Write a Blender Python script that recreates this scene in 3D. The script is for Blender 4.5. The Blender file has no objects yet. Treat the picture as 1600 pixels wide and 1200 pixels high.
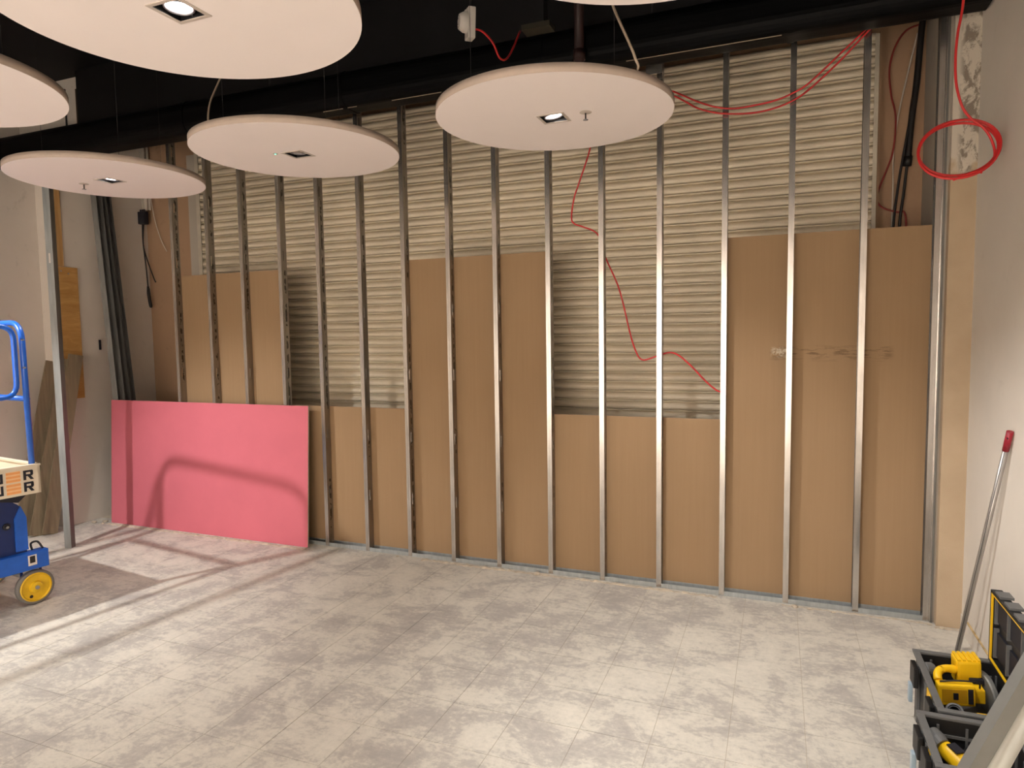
import bpy, bmesh, math, random
from mathutils import Vector, Matrix, Quaternion
random.seed(7)
scene = bpy.context.scene
COL = scene.collection
PI = math.pi

# ------------------------------------------------------------------ camera
def make_camera():
    f, yaw, pitch, roll = 1039.64, 0.38103, -0.07225, -0.014174
    loc = Vector((5.1572, -4.5628, 1.7615))
    cy, sy, cp, sp, cr, sr = math.cos(yaw), math.sin(yaw), math.cos(pitch), math.sin(pitch), math.cos(roll), math.sin(roll)
    fw = Vector((-sy * cp, cy * cp, sp)); r = Vector((cy, sy, 0)); u = r.cross(fw)
    r2 = cr * r + sr * u; u2 = -sr * r + cr * u
    cam = bpy.data.cameras.new('camera'); o = bpy.data.objects.new('camera', cam); COL.objects.link(o)
    cam.sensor_width = 36.0; cam.lens = f / 1600.0 * 36.0; cam.clip_start = 0.05; cam.clip_end = 60
    m = Matrix((r2, u2, -fw)).transposed().to_4x4(); m.translation = loc
    o.matrix_world = m
    scene.camera = o
make_camera()

# ------------------------------------------------------------------ world, exposure
w = bpy.data.worlds.new('world'); scene.world = w; w.use_nodes = True
w.node_tree.nodes['Background'].inputs[0].default_value = (0.9, 0.85, 0.8, 1)
w.node_tree.nodes['Background'].inputs[1].default_value = 0.02
vs = scene.view_settings
vs.view_transform = 'Standard'; vs.look = 'None'; vs.gamma = 1.0; vs.use_curve_mapping = False
vs.exposure = 0.0
# downlights: (x, y) of a disc -> (watts, point it is aimed at, cone in degrees)
DISC_Z = 2.869
LAMP_COL = (1.0, 0.982, 0.962)
LAMPS = {
    'near_pink':  (320, (0.70, -1.05, 0.0), 82),
    'right_wall': (135, (4.95, -0.85, 0.0), 94),
    'left_low':   (62, (0.25, -1.35, 0.0), 92),
    'big':        (75, (3.4, -3.0, 0.0), 76),
    'off':        (0, (2.3, -0.9, 0.0), 60),
    'left_row':   (80, (1.6, -2.9, 0.0), 84),
    'right_row':  (170, (5.9, -1.9, 0.0), 92),
    'mid':        (45, None, 90),
    'rear_fill':       (1600, None, 110),  # added fill, overpowered to bounce off the unseen back wall
}

# ------------------------------------------------------------------ material helpers
def s2l(c):
    return tuple(((v / 255.0) / 12.92 if v / 255.0 <= 0.04045 else ((v / 255.0 + 0.055) / 1.055) ** 2.4) for v in c)
class NT:
    def __init__(self, name):
        self.m = bpy.data.materials.new(name); self.m.use_nodes = True
        self.t = self.m.node_tree; self.n = self.t.nodes; self.l = self.t.links
        self.b = self.n['Principled BSDF']
    def node(self, t, **kw):
        n = self.n.new(t)
        for k, v in kw.items(): setattr(n, k, v)
        return n
    def link(self, a, b): self.l.new(a, b)
    def set(self, **kw):
        for k, v in kw.items():
            i = self.b.inputs[k.replace('_', ' ')]
            i.default_value = (*v, 1) if isinstance(v, tuple) and len(v) == 3 else v
    def pos(self, scale=(1, 1, 1), obj=False):
        mp = self.node('ShaderNodeMapping'); mp.inputs['Scale'].default_value = scale
        if obj:
            tc = self.node('ShaderNodeTexCoord'); self.link(tc.outputs['Object'], mp.inputs[0])
        else:
            g = self.node('ShaderNodeNewGeometry'); self.link(g.outputs['Position'], mp.inputs[0])
        return mp.outputs[0]
    def noise(self, vec, scale, detail=4, rough=0.55, dist=0.0):
        n = self.node('ShaderNodeTexNoise'); self.link(vec, n.inputs['Vector'])
        n.inputs['Scale'].default_value = scale; n.inputs['Detail'].default_value = detail
        n.inputs['Roughness'].default_value = rough; n.inputs['Distortion'].default_value = dist
        return n.outputs['Fac']
    def ramp(self, fac, stops):
        r = self.node('ShaderNodeValToRGB'); self.link(fac, r.inputs[0])
        e = r.color_ramp.elements
        while len(e) < len(stops): e.new(0.5)
        for i, (p, c) in enumerate(stops):
            e[i].position = p; e[i].color = (*c, 1) if len(c) == 3 else c
        return r.outputs[0]
    def mix(self, fac, a, b, mode='MIX'):
        m = self.node('ShaderNodeMix', data_type='RGBA', blend_type=mode)
        for sock, v in ((m.inputs[0], fac), (m.inputs[6], a), (m.inputs[7], b)):
            if hasattr(v, 'links'): self.link(v, sock)
            elif isinstance(v, (int, float)): sock.default_value = v
            else: sock.default_value = (*v, 1)
        return m.outputs[2]
    def math(self, op, a, b=0.0, c=None):
        m = self.node('ShaderNodeMath', operation=op)
        for i, v in enumerate((a, b, c)):
            if v is None: continue
            if hasattr(v, 'links'): self.link(v, m.inputs[i])
            else: m.inputs[i].default_value = v
        return m.outputs[0]
    def bump(self, h, strength=0.2, dist=0.01):
        b = self.node('ShaderNodeBump'); b.inputs['Strength'].default_value = strength; b.inputs['Distance'].default_value = dist
        self.link(h, b.inputs['Height']); self.link(b.outputs[0], self.b.inputs['Normal'])
    def color(self, s): self.link(s, self.b.inputs['Base Color'])
    def sep(self, vec):
        s = self.node('ShaderNodeSeparateXYZ'); self.link(vec, s.inputs[0]); return s.outputs
    def box(self, x0, x1, z0, z1, soft=0.02):
        s = self.sep(self.pos())
        def band(v, a, b):
            mr = self.node('ShaderNodeMapRange'); self.link(v, mr.inputs[0]); mr.inputs[1].default_value = a - soft; mr.inputs[2].default_value = a + soft
            mr2 = self.node('ShaderNodeMapRange'); self.link(v, mr2.inputs[0]); mr2.inputs[1].default_value = b + soft; mr2.inputs[2].default_value = b - soft
            return self.math('MULTIPLY', mr.outputs[0], mr2.outputs[0])
        return self.math('MULTIPLY', band(s[0], x0, x1), band(s[2], z0, z1))

def plain(name, rgb, rough=0.6, metal=0.0, var=0.08, scale=8.0, bump=0.0, obj=False, spec=None):
    t = NT(name); c = s2l(rgb)
    n = t.noise(t.pos(obj=obj), scale, 5, 0.6)
    lo = tuple(v * (1 - var) for v in c); hi = tuple(min(1, v * (1 + var)) for v in c)
    t.color(t.ramp(n, [(0.3, lo), (0.7, hi)]))
    t.set(Roughness=rough, Metallic=metal)
    if spec is not None: t.b.inputs['Specular IOR Level'].default_value = spec
    if bump: t.bump(t.noise(t.pos(obj=obj), scale * 6, 4), bump, 0.004)
    return t.m

def floor_mat(name='screed_tile'):
    t = NT(name); p = t.pos()
    patch = t.noise(p, 3.4, 10, 0.7, 0.5)
    streak = t.noise(t.pos((1.0, 2.4, 1)), 7.5, 9, 0.74, 0.9)
    fine = t.noise(p, 38, 6, 0.7)
    big = t.noise(p, 0.55, 3, 0.5)
    f = t.math('ADD', t.math('MULTIPLY', patch, 0.52), t.math('MULTIPLY', streak, 0.26))
    f = t.math('ADD', f, t.math('MULTIPLY', fine, 0.22))
    f = t.math('ADD', f, t.math('MULTIPLY', t.math('SUBTRACT', big, 0.5), 0.16))
    t.color(t.ramp(f, [(0.42, s2l((173, 167, 160))), (0.48, s2l((186, 180, 171))), (0.52, s2l((205, 199, 187))), (0.60, s2l((217, 210, 197)))]))
    t.set(Roughness=0.62)
    t.bump(t.math('ADD', f, t.math('MULTIPLY', fine, 0.3)), 0.35, 0.006)
    return t.m

def board_mat():
    t = NT('brown_board_paper')
    v = t.noise(t.pos((14, 14, 0.5)), 3.0, 5, 0.6)
    b = t.noise(t.pos(), 2.2, 4, 0.55)
    c = t.mix(v, s2l((151, 123, 93)), s2l((163, 134, 103)))
    c = t.mix(t.math('MULTIPLY', b, 0.35), c, s2l((142, 113, 78)))
    # scuffs on the tall sheet beside the right wall: pale smear and dark streaks
    pn = t.noise(t.pos((1, 1, 1)), 34, 5, 0.7)
    pm = t.math('MULTIPLY', t.box(5.12, 5.24, 1.60, 1.66, 0.012), t.ramp(pn, [(0.48, (0, 0, 0)), (0.56, (1, 1, 1))]))
    c = t.mix(t.math('MULTIPLY', pm, 0.75), c, s2l((205, 192, 170)))
    dn = t.noise(t.pos((1, 1, 6)), 9, 5, 0.7)
    dm = t.math('MULTIPLY', t.box(5.12, 5.80, 1.585, 1.66, 0.02), t.ramp(dn, [(0.50, (0, 0, 0)), (0.60, (1, 1, 1))]))
    c = t.mix(t.math('MULTIPLY', dm, 0.55), c, s2l((78, 58, 42)))
    t.color(c); t.set(Roughness=0.78); t.b.inputs['Specular IOR Level'].default_value = 0.25
    return t.m

def zinc_mat(name, base=(150, 148, 146), rough=0.42, metal=0.75, printed=False):
    t = NT(name)
    n = t.noise(t.pos((9, 9, 1.2)), 3, 5, 0.6)
    c = s2l(base)
    col = t.ramp(n, [(0.3, tuple(v * 0.8 for v in c)), (0.7, tuple(min(1, v * 1.15) for v in c))])
    if printed:
        s = t.sep(t.pos())
        dash = t.noise(t.pos((1, 30, 24)), 1.0, 2, 0.5)
        word = t.noise(t.pos((7.7, 0, 1.3)), 1.0, 1, 0.4)
        d = t.math('MULTIPLY', t.math('GREATER_THAN', dash, 0.5), t.math('GREATER_THAN', word, 0.47))
        d = t.math('MULTIPLY', d, t.math('GREATER_THAN', s[1], 0.030))
        d = t.math('MULTIPLY', d, t.math('LESS_THAN', s[1], 0.052))
        col = t.mix(t.math('MULTIPLY', d, 0.8), col, s2l((42, 40, 40)))
    t.color(col); t.set(Roughness=rough, Metallic=metal)
    return t.m

def wall_mat(name, rgb, stain=(120, 105, 90), amount=0.25, bump=0.12):
    t = NT(name); c = s2l(rgb)
    n = t.noise(t.pos(), 1.6, 6, 0.6, 0.2); f = t.noise(t.pos(), 26, 5, 0.65)
    col = t.ramp(n, [(0.35, tuple(v * 0.93 for v in c)), (0.65, c)])
    sm = t.ramp(t.noise(t.pos(), 5.5, 7, 0.72, 0.5), [(0.60, (0, 0, 0)), (0.74, (1, 1, 1))])
    col = t.mix(t.math('MULTIPLY', sm, amount), col, s2l(stain))
    t.color(col); t.set(Roughness=0.85); t.bump(f, bump, 0.004)
    return t.m

def pier_mat():
    t = NT('pier_plaster')
    s = t.sep(t.pos()); z = s[2]; x = s[0]
    wob = t.math('MULTIPLY', t.math('SUBTRACT', t.noise(t.pos(), 7, 4), 0.5), 0.35)
    up = t.node('ShaderNodeMapRange'); t.link(t.math('ADD', z, wob), up.inputs[0]); up.inputs[1].default_value = 2.66; up.inputs[2].default_value = 2.70
    lower = t.ramp(t.noise(t.pos(), 3, 5), [(0.3, s2l((178, 156, 128))), (0.7, s2l((192, 170, 142)))])
    upper = s2l((205, 194, 178))
    col = t.mix(up.outputs[0], lower, upper)
    rn = t.noise(t.pos((1, 1, 0.6)), 16, 7, 0.75, 0.6)
    xm = t.node('ShaderNodeMapRange'); t.link(x, xm.inputs[0]); xm.inputs[1].default_value = 6.075; xm.inputs[2].default_value = 6.105
    m = t.math('MULTIPLY', t.math('MULTIPLY', t.ramp(rn, [(0.46, (0, 0, 0)), (0.54, (1, 1, 1))]), up.outputs[0]), xm.outputs[0])
    col = t.mix(t.math('MULTIPLY', m, 0.8), col, s2l((112, 98, 84)))
    t.color(col); t.set(Roughness=0.88); t.bump(t.math('ADD', t.noise(t.pos(), 30, 6, 0.7), m), 0.3, 0.006)
    return t.m

def wood_mat(name, a, b, axis=(1, 1, 12), rough=0.7):
    t = NT(name)
    n = t.noise(t.pos(axis, True), 3.0, 6, 0.65, 1.2)
    t.color(t.ramp(n, [(0.3, s2l(a)), (0.7, s2l(b))])); t.set(Roughness=rough)
    t.bump(n, 0.15, 0.003)
    return t.m

def emit_mat(name, rgb, strength):
    t = NT(name); t.set(Base_Color=s2l(rgb)); t.b.inputs['Emission Color'].default_value = (*s2l(rgb), 1)
    t.b.inputs['Emission Strength'].default_value = strength
    n = t.noise(t.pos(), 4, 1); r = t.ramp(n, [(0, s2l(rgb)), (1, s2l(rgb))]); t.link(r, t.b.inputs['Emission Color'])
    return t.m

M = dict(
    floor=floor_mat(), joint=plain('joint_grout', (176, 166, 148), 0.9, var=0.15, scale=20),
    crumb=plain('screed_crumb', (192, 178, 158), 0.9, var=0.2, scale=30, bump=0.4),
    board=board_mat(), gypsum=plain('gypsum_edge', (196, 186, 168), 0.9),
    zinc=zinc_mat('galvanised_flange', (196, 190, 184), 0.24, 0.9), web=zinc_mat('galvanised_web', (150, 144, 136), 0.3, 0.85, True),
    track=zinc_mat('galvanised_track', (168, 172, 172), 0.45, 0.5), dzinc=zinc_mat('dull_galvanised', (120, 118, 114), 0.5, 0.6),
    shutter=plain('shutter_cream_paint', (230, 216, 192), 0.48, var=0.10, scale=2.5),
    guide=plain('guide_rail_paint', (196, 186, 168), 0.5, var=0.1),
    wall=wall_mat('white_wall_paint', (220, 209, 197)), wallr=wall_mat('right_wall_paint', (228, 219, 207), amount=0.1),
    brown=wall_mat('bare_brown_render', (176, 142, 112), (110, 84, 64), 0.5, 0.3), pier=pier_mat(),
    jamb=wall_mat('grey_jamb_paint', (182, 172, 158), amount=0.3),
    black=plain('black_ceiling_paint', (17, 16, 18), 0.6, var=0.35, scale=3, spec=0.3), duct=None,
    disc=plain('disc_white_felt', (244, 233, 229), 0.9, var=0.01, scale=3, bump=0.05), rim=plain('disc_rim_shaded', (186, 168, 154), 0.9, var=0.04, scale=20),  # rim colour darkened because the disc edge gets less light
    trim=plain('downlight_trim', (196, 184, 174), 0.5), can=plain('downlight_black', (14, 13, 16), 0.5),
    ring=plain('gimbal_metal', (150, 146, 150), 0.3, 0.7), lamp=emit_mat('lamp_glow', (255, 246, 238), 9.0), lampoff=plain('lamp_reflector', (200, 192, 186), 0.25, 0.4),
    led=emit_mat('green_led', (120, 255, 200), 2.5),
    pink=plain('pink_board_paper', (204, 108, 121), 0.75, var=0.05, scale=1.8, spec=0.25),
    red=plain('red_cable', (206, 44, 44), 0.45), dred=plain('dark_red_cable', (140, 46, 38), 0.5), blackc=plain('black_cable', (26, 22, 22), 0.5),
    white=plain('white_cable', (206, 196, 182), 0.6), beige=plain('beige_cable', (170, 152, 132), 0.6),
    blue=plain('blue_enamel', (30, 92, 190), 0.32, var=0.12, scale=12), dblue=plain('dark_blue_enamel', (18, 38, 92), 0.4, var=0.12, scale=10),
    yellow=plain('yellow_plastic', (240, 190, 22), 0.4, var=0.06, scale=12), dyellow=plain('yellow_wheel', (226, 182, 30), 0.45, var=0.12, scale=18),
    tyre=plain('grey_rubber', (120, 116, 112), 0.75), steel=plain('bright_steel', (170, 168, 168), 0.35, 0.8), dsteel=plain('dark_steel', (58, 56, 56), 0.45, 0.6),
    tray=plain('tray_offwhite', (220, 206, 184), 0.55, var=0.06), ply=wood_mat('tread_ply', (206, 188, 160), (222, 206, 180)),
    ink=plain('print_black', (24, 24, 34), 0.6), orange=plain('print_orange', (232, 160, 96), 0.6),
    bplast=plain('black_plastic', (25, 24, 24), 0.5, var=0.15, scale=15), gplast=plain('grey_plastic', (98, 98, 97), 0.5, var=0.1, scale=15),
    clip=plain('pale_clip_plastic', (160, 178, 190), 0.3), alu=plain('aluminium', (176, 172, 168), 0.35, 0.75), aluf=plain('pale_grey_tube', (186, 186, 178), 0.4, 0.2),
    gmet=plain('grey_metal', (128, 128, 124), 0.45, 0.4), cap=plain('crimson_cap', (150, 26, 44), 0.45),
    plywood=wood_mat('yellow_plywood', (176, 128, 66), (206, 160, 96), (1, 1, 4)), timber=wood_mat('pale_timber', (178, 136, 82), (204, 164, 108), (8, 8, 0.6)),
    plank=wood_mat('weathered_plank', (104, 90, 70), (140, 124, 98), (6, 6, 0.5)), plast=plain('white_plastic', (220, 212, 204), 0.45),
    dirt=plain('black_scorch', (40, 34, 30), 0.8), brownpipe=plain('brown_pipe_paint', (46, 22, 20), 0.5),
)
def duct_mat():
    t = NT('black_duct_paint')
    n = t.noise(t.pos((0.5, 40, 40)), 3.2, 5, 0.7)
    sc = t.ramp(n, [(0.71, (0, 0, 0)), (0.74, (1, 1, 1))])
    t.color(t.mix(t.math('MULTIPLY', sc, 0.35), s2l((5, 5, 6)), s2l((140, 130, 118))))
    t.set(Roughness=0.5); t.b.inputs['Specular IOR Level'].default_value = 0.12; t.bump(t.noise(t.pos((0.6, 6, 6)), 4, 4), 0.25, 0.01)
    return t.m
M['duct'] = duct_mat()

# ------------------------------------------------------------------ mesh helpers
def obj(name, bm, mat, parent=None, smooth=False, loc=None, rot=None):
    bmesh.ops.recalc_face_normals(bm, faces=bm.faces)
    me = bpy.data.meshes.new(name); bm.to_mesh(me); bm.free()
    mats = mat if isinstance(mat, (list, tuple)) else [mat]
    for m in mats: me.materials.append(m)
    if smooth:
        for p in me.polygons: p.use_smooth = True
    o = bpy.data.objects.new(name, me); COL.objects.link(o)
    if parent is not None: o.parent = parent
    if loc is not None: o.location = loc
    if rot is not None: o.rotation_euler = rot
    return o
def tag(o, label, cat, group=None):
    o['label'] = label; o['category'] = cat
    if group: o['group'] = group
    return o
def struct(o): o['kind'] = 'structure'; return o
def thing(name, label, cat, loc=(0, 0, 0), rot=(0, 0, 0), group=None):
    o = bpy.data.objects.new(name, None); COL.objects.link(o); o.empty_display_size = 0.05
    o.location = loc; o.rotation_euler = rot
    return tag(o, label, cat, group)
def bx(bm, x0, x1, y0, y1, z0, z1, mi=0, bevel=0.0):
    v = [bm.verts.new(p) for p in ((x0, y0, z0), (x1, y0, z0), (x1, y1, z0), (x0, y1, z0), (x0, y0, z1), (x1, y0, z1), (x1, y1, z1), (x0, y1, z1))]
    fs = [bm.faces.new([v[i] for i in q]) for q in ((3, 2, 1, 0), (4, 5, 6, 7), (0, 1, 5, 4), (1, 2, 6, 5), (2, 3, 7, 6), (3, 0, 4, 7))]
    for f in fs: f.material_index = mi
    if bevel:
        es = list({e for f in fs for e in f.edges})
        bmesh.ops.bevel(bm, geom=es, offset=bevel, segments=2, affect='EDGES', profile=0.6)
    return v
def box(name, x0, x1, y0, y1, z0, z1, mat, parent=None, bevel=0.0, **k):
    bm = bmesh.new(); bx(bm, x0, x1, y0, y1, z0, z1, 0, bevel); return obj(name, bm, mat, parent, **k)
def frame_of(d):
    d = d.normalized(); a = Vector((0, 0, 1)) if abs(d.z) < 0.9 else Vector((1, 0, 0))
    u = d.cross(a).normalized(); return u, d.cross(u).normalized()
def smooth_path(pts, n=6):
    P = [Vector(p) for p in pts]
    if len(P) < 3: return P
    out = []
    for i in range(len(P) - 1):
        p0 = P[max(i - 1, 0)]; p1 = P[i]; p2 = P[i + 1]; p3 = P[min(i + 2, len(P) - 1)]
        for k in range(n):
            t = k / n
            out.append(0.5 * ((2 * p1) + (-p0 + p2) * t + (2 * p0 - 5 * p1 + 4 * p2 - p3) * t * t + (-p0 + 3 * p1 - 3 * p2 + p3) * t ** 3))
    out.append(P[-1]); return out
def tube(bm, pts, r, seg=8, closed=False, cap=True, mi=0):
    P = [Vector(p) for p in pts]; n = len(P); rings = []
    u = None
    for i in range(n):
        a = P[i - 1] if (i > 0 or closed) else P[i]; b = P[(i + 1) % n] if (i < n - 1 or closed) else P[i]
        d = (b - a)
        if d.length < 1e-9: d = Vector((0, 0, 1))
        d.normalize()
        if u is None: u, _ = frame_of(d)
        u = (u - d * u.dot(d)); u = u.normalized() if u.length > 1e-6 else frame_of(d)[0]
        v = d.cross(u)
        rr = r[i] if isinstance(r, (list, tuple)) else r
        rings.append([bm.verts.new(P[i] + rr * (math.cos(2 * PI * k / seg) * u + math.sin(2 * PI * k / seg) * v)) for k in range(seg)])
    for i in range(n if closed else n - 1):
        A, B = rings[i], rings[(i + 1) % n]
        for k in range(seg):
            f = bm.faces.new((A[k], A[(k + 1) % seg], B[(k + 1) % seg], B[k])); f.material_index = mi; f.smooth = True
    if cap and not closed:
        bm.faces.new(rings[0][::-1]).material_index = mi; bm.faces.new(rings[-1]).material_index = mi
def cable(name, pts, r, mat, parent=None, n=6, seg=8):
    bm = bmesh.new(); tube(bm, smooth_path(pts, n), r, seg); return obj(name, bm, mat, parent)
def cyl(bm, a, b, r0, r1=None, seg=24, mi=0):
    a = Vector(a); b = Vector(b); tube(bm, [a, b], [r0, r0 if r1 is None else r1], seg, mi=mi)
def cylo(name, a, b, r, mat, parent=None, r1=None, seg=24):
    bm = bmesh.new(); cyl(bm, a, b, r, r1, seg); return obj(name, bm, mat, parent)
def lathe(bm, prof, origin, axis, seg=32, mi=0):
    # prof: list of (radius, along-axis); faces joined in order
    ax = Vector(axis).normalized(); u, v = frame_of(ax); o = Vector(origin); rings = []
    for r, h in prof:
        if r < 1e-6: rings.append([bm.verts.new(o + ax * h)])
        else: rings.append([bm.verts.new(o + ax * h + r * (math.cos(2 * PI * k / seg) * u + math.sin(2 * PI * k / seg) * v)) for k in range(seg)])
    for A, B in zip(rings, rings[1:]):
        for k in range(seg):
            k2 = (k + 1) % seg
            if len(A) == 1 and len(B) == 1: continue
            if len(A) == 1: f = bm.faces.new((A[0], B[k], B[k2]))
            elif len(B) == 1: f = bm.faces.new((A[k], A[k2], B[0]))
            else: f = bm.faces.new((A[k], A[k2], B[k2], B[k]))
            f.material_index = mi
def prism(bm, poly, axis, a0, a1, mi=0):
    # poly: list of 2-tuples in the two axes other than `axis` (in xyz order)
    def pt(p, t):
        if axis == 'x': return (t, p[0], p[1])
        if axis == 'y': return (p[0], t, p[1])
        return (p[0], p[1], t)
    A = [bm.verts.new(pt(p, a0)) for p in poly]; B = [bm.verts.new(pt(p, a1)) for p in poly]; n = len(poly)
    fs = [bm.faces.new(A[::-1]), bm.faces.new(B)] + [bm.faces.new((A[i], A[(i + 1) % n], B[(i + 1) % n], B[i])) for i in range(n)]
    for f in fs: f.material_index = mi
def pris(name, poly, axis, a0, a1, mat, parent=None):
    bm = bmesh.new(); prism(bm, poly, axis, a0, a1); return obj(name, bm, mat, parent)
def oriented_box(name, a, b, wdir, wid, thk, mat, parent=None):
    # plank from a to b, width along wdir, thickness across
    a = Vector(a); b = Vector(b); d = (b - a).normalized(); wv = Vector(wdir); wv = (wv - d * wv.dot(d)).normalized(); n = d.cross(wv)
    bm = bmesh.new()
    v = [bm.verts.new(p + wv * sx * wid / 2 + n * sy * thk / 2) for p in (a, b) for sx, sy in ((-1, -1), (1, -1), (1, 1), (-1, 1))]
    for q in ((3, 2, 1, 0), (4, 5, 6, 7), (0, 1, 5, 4), (1, 2, 6, 5), (2, 3, 7, 6), (3, 0, 4, 7)): bm.faces.new([v[i] for i in q])
    return obj(name, bm, mat, parent)
def link_copy(o, parent=None, loc=None):
    c = o.copy(); COL.objects.link(c); c.parent = parent
    if loc is not None: c.location = loc
    return c

# ------------------------------------------------------------------ room shell
XL, XL2, XR, YB, YA, ZC = -1.13, -1.30, 6.18, 0.70, -8.6, 4.35
floor = struct(box('floor', -1.45, 6.33, -8.75, 0.85, -0.15, -0.0022, M['joint']))
TX, TY, P = 5.290, -0.864, 0.3125
base_tile = None
xs = [TX + (i) * P for i in range(-21, 4)]
def tile_mesh(wx, wy):
    bm = bmesh.new(); v = bx(bm, 0.001, wx - 0.001, 0.001, wy - 0.001, -0.004, 0.0)
    return bm
cache = {}
def add_tile(x0, x1, y0, y1):
    key = (round(x1 - x0, 3), round(y1 - y0, 3))
    if key in cache: o = link_copy(cache[key], floor, (x0, y0, 0))
    else:
        o = obj('floor_tile', tile_mesh(*key), M['floor'], floor, loc=(x0, y0, 0)); cache[key] = o
    o.location.z = random.uniform(-0.0007, 0.0)
rows = [TY + j * P for j in range(-5, 3)]
for j, y0 in enumerate(rows):
    y1 = min(y0 + P, -0.001)
    for i, x0 in enumerate(xs):
        a = max(x0, XL2); b = min(x0 + P, XR)
        if b - a > 0.03 and y1 - y0 > 0.02: add_tile(a, b, y0, y1)
bm = bmesh.new()
y1 = rows[0]
while y1 > YA:
    for x0 in xs:
        a = max(x0, XL2); b = min(x0 + P, XR)
        if b - a > 0.03: bx(bm, a + 0.001, b - 0.001, y1 - P + 0.001, y1 - 0.001, -0.004, -0.0003)
    y1 -= P
o = obj('tile_field', bm, M['floor'], floor); o['kind'] = 'stuff'
box('screed_strip', XL, XR, 0.0, 0.72, -0.01, -0.0005, M['crumb'], floor)

# crumbling ridge of screed along the foot of the new partition
def ridge(x0, x1, yc, seed, wid=0.03, h=0.011):
    rnd = random.Random(seed); bm = bmesh.new(); n = int((x1 - x0) / 0.022); rows_ = []
    for i in range(n + 1):
        x = x0 + (x1 - x0) * i / n
        k = rnd.random(); hh = h * (0.15 + k * k * 1.0); ww = wid * (0.5 + rnd.random() * 0.7); y = yc + rnd.uniform(-0.006, 0.006)
        rows_.append([bm.verts.new(p) for p in ((x, y - ww, -0.002), (x, y - ww * 0.4, hh * 0.8), (x + rnd.uniform(-.004, .004), y + ww * 0.2, hh), (x, y + ww * 0.6, -0.002))])
    for A, B in zip(rows_, rows_[1:]):
        for k in range(3): bm.faces.new((A[k], B[k], B[k + 1], A[k + 1]))
    return bm
obj('screed_ridge', ridge(-0.86, 1.50, -0.135, 3, 0.035, 0.014), M['crumb'], floor)
obj('screed_ridge', ridge(2.55, 4.80, -0.035, 5), M['crumb'], floor)
obj('screed_ridge', ridge(5.2, 6.02, -0.03, 6, 0.018, 0.006), M['crumb'], floor)
obj('screed_ridge', ridge(6.04, 6.175, -0.075, 8, 0.018, 0.014), M['crumb'], floor)
def chunk(bm, c, r, rnd):
    g = bmesh.ops.create_icosphere(bm, subdivisions=1, radius=r)
    for v in g['verts']:
        v.co = Vector((v.co.x * rnd.uniform(.7, 1.5), v.co.y * rnd.uniform(.6, 1.2), v.co.z * rnd.uniform(.3, .6))) + Vector(c)
rnd = random.Random(11)
for i, (x, y, r) in enumerate([(3.52, -0.045, .03), (2.86, -0.05, .016), (2.98, -0.06, .012), (5.28, -0.04, .022), (5.36, -0.045, .016), (5.50, -0.05, .014), (6.02, -0.05, .014), (6.08, -0.085, .018), (-0.95, -0.10, .03), (-1.02, -0.16, .026), (-0.90, -0.16, .02), (2.33, -0.04, .014)]):
    bm = bmesh.new(); chunk(bm, (0, 0, 0), r, rnd)
    o = obj('plaster_crumb', bm, M['crumb'], None, loc=(x, y, r * 0.28))
    where = ['beside the ninth gap of the stud wall', 'at the foot of the partition', 'at the foot of the partition', 'under the partition near the right wall', 'under the partition near the right wall', 'under the partition near the right wall', 'in the right corner', 'at the foot of the right pier', 'at the foot of the left wall', 'at the foot of the left wall', 'at the foot of the left wall', 'at the foot of the partition'][i]
    tag(o, 'small crumb of pale plaster ' + where, 'rubble', 'plaster crumbs ' + where)

struct(box('wall_left_pier', XL - 0.3, XL, -0.34, 0.85, 0, 3.30, M['wall']))
struct(box('wall_left', XL2 - 0.15, XL2, YA - 0.15, -0.34, 0, 3.30, M['wall']))
struct(box('wall_left_upper', -2.3, XL, 0.10, 0.85, 3.30, ZC, M['wall']))
struct(box('wall_left_outer', -2.3, -2.15, YA - 0.15, 0.10, 3.0, ZC, M['wall']))
struct(box('ceiling_void_floor', -2.15, XL2 - 0.15, YA - 0.15, 0.10, 3.0, 3.05, M['black']))
struct(box('wall_right', XR, XR + 0.15, YA - 0.15, 0.85, 0, ZC, M['wallr']))
struct(box('wall_back', XL2 - 0.15, XR + 0.15, YA - 0.15, YA, 0, 3.2, M['wall']))
struct(box('wall_back_added_dark', -2.3, XR + 0.15, YA - 0.15, YA + 0.02, 3.2, ZC, M['black']))  # unseen black band, added so the stud tops mirror something dark
struct(box('ceiling', -2.3, XR + 0.15, YA - 0.15, 0.85, ZC, ZC + 0.15, M['black']))
# pier in the right-hand corner and the wall behind the partition
struct(box('wall_right_pier', 6.052, XR, -0.055, 0.0, 0, ZC, M['pier']))
struct(box('wall_right_return', 6.04, XR, 0.0, 0.85, 0, ZC, M['jamb']))
wf = struct(box('wall_front', XL, 6.04, YB, 0.85, 0, ZC, M['brown']))
struct(box('wall_bulkhead', XL, XR, 0.0, 0.12, 3.60, ZC, M['black']))
struct(box('trim_1', -0.42, -0.285, 0.60, YB, 0, 3.62, M['jamb']))
struct(box('trim_2', 5.758, 5.770, 0.60, YB, 0, 3.75, M['brown']))
# strip of old skirting adhesive on the right wall
bb = struct(box('baseboard_right', XR - 0.005, XR, -3.2, -0.056, 0, 0.095, M['wallr']))
box('adhesive_line', XR - 0.008, XR, -3.2, -0.2, 0.095, 0.103, plain('old_adhesive', (206, 178, 128), 0.8, var=0.25, scale=12), bb)

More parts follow.
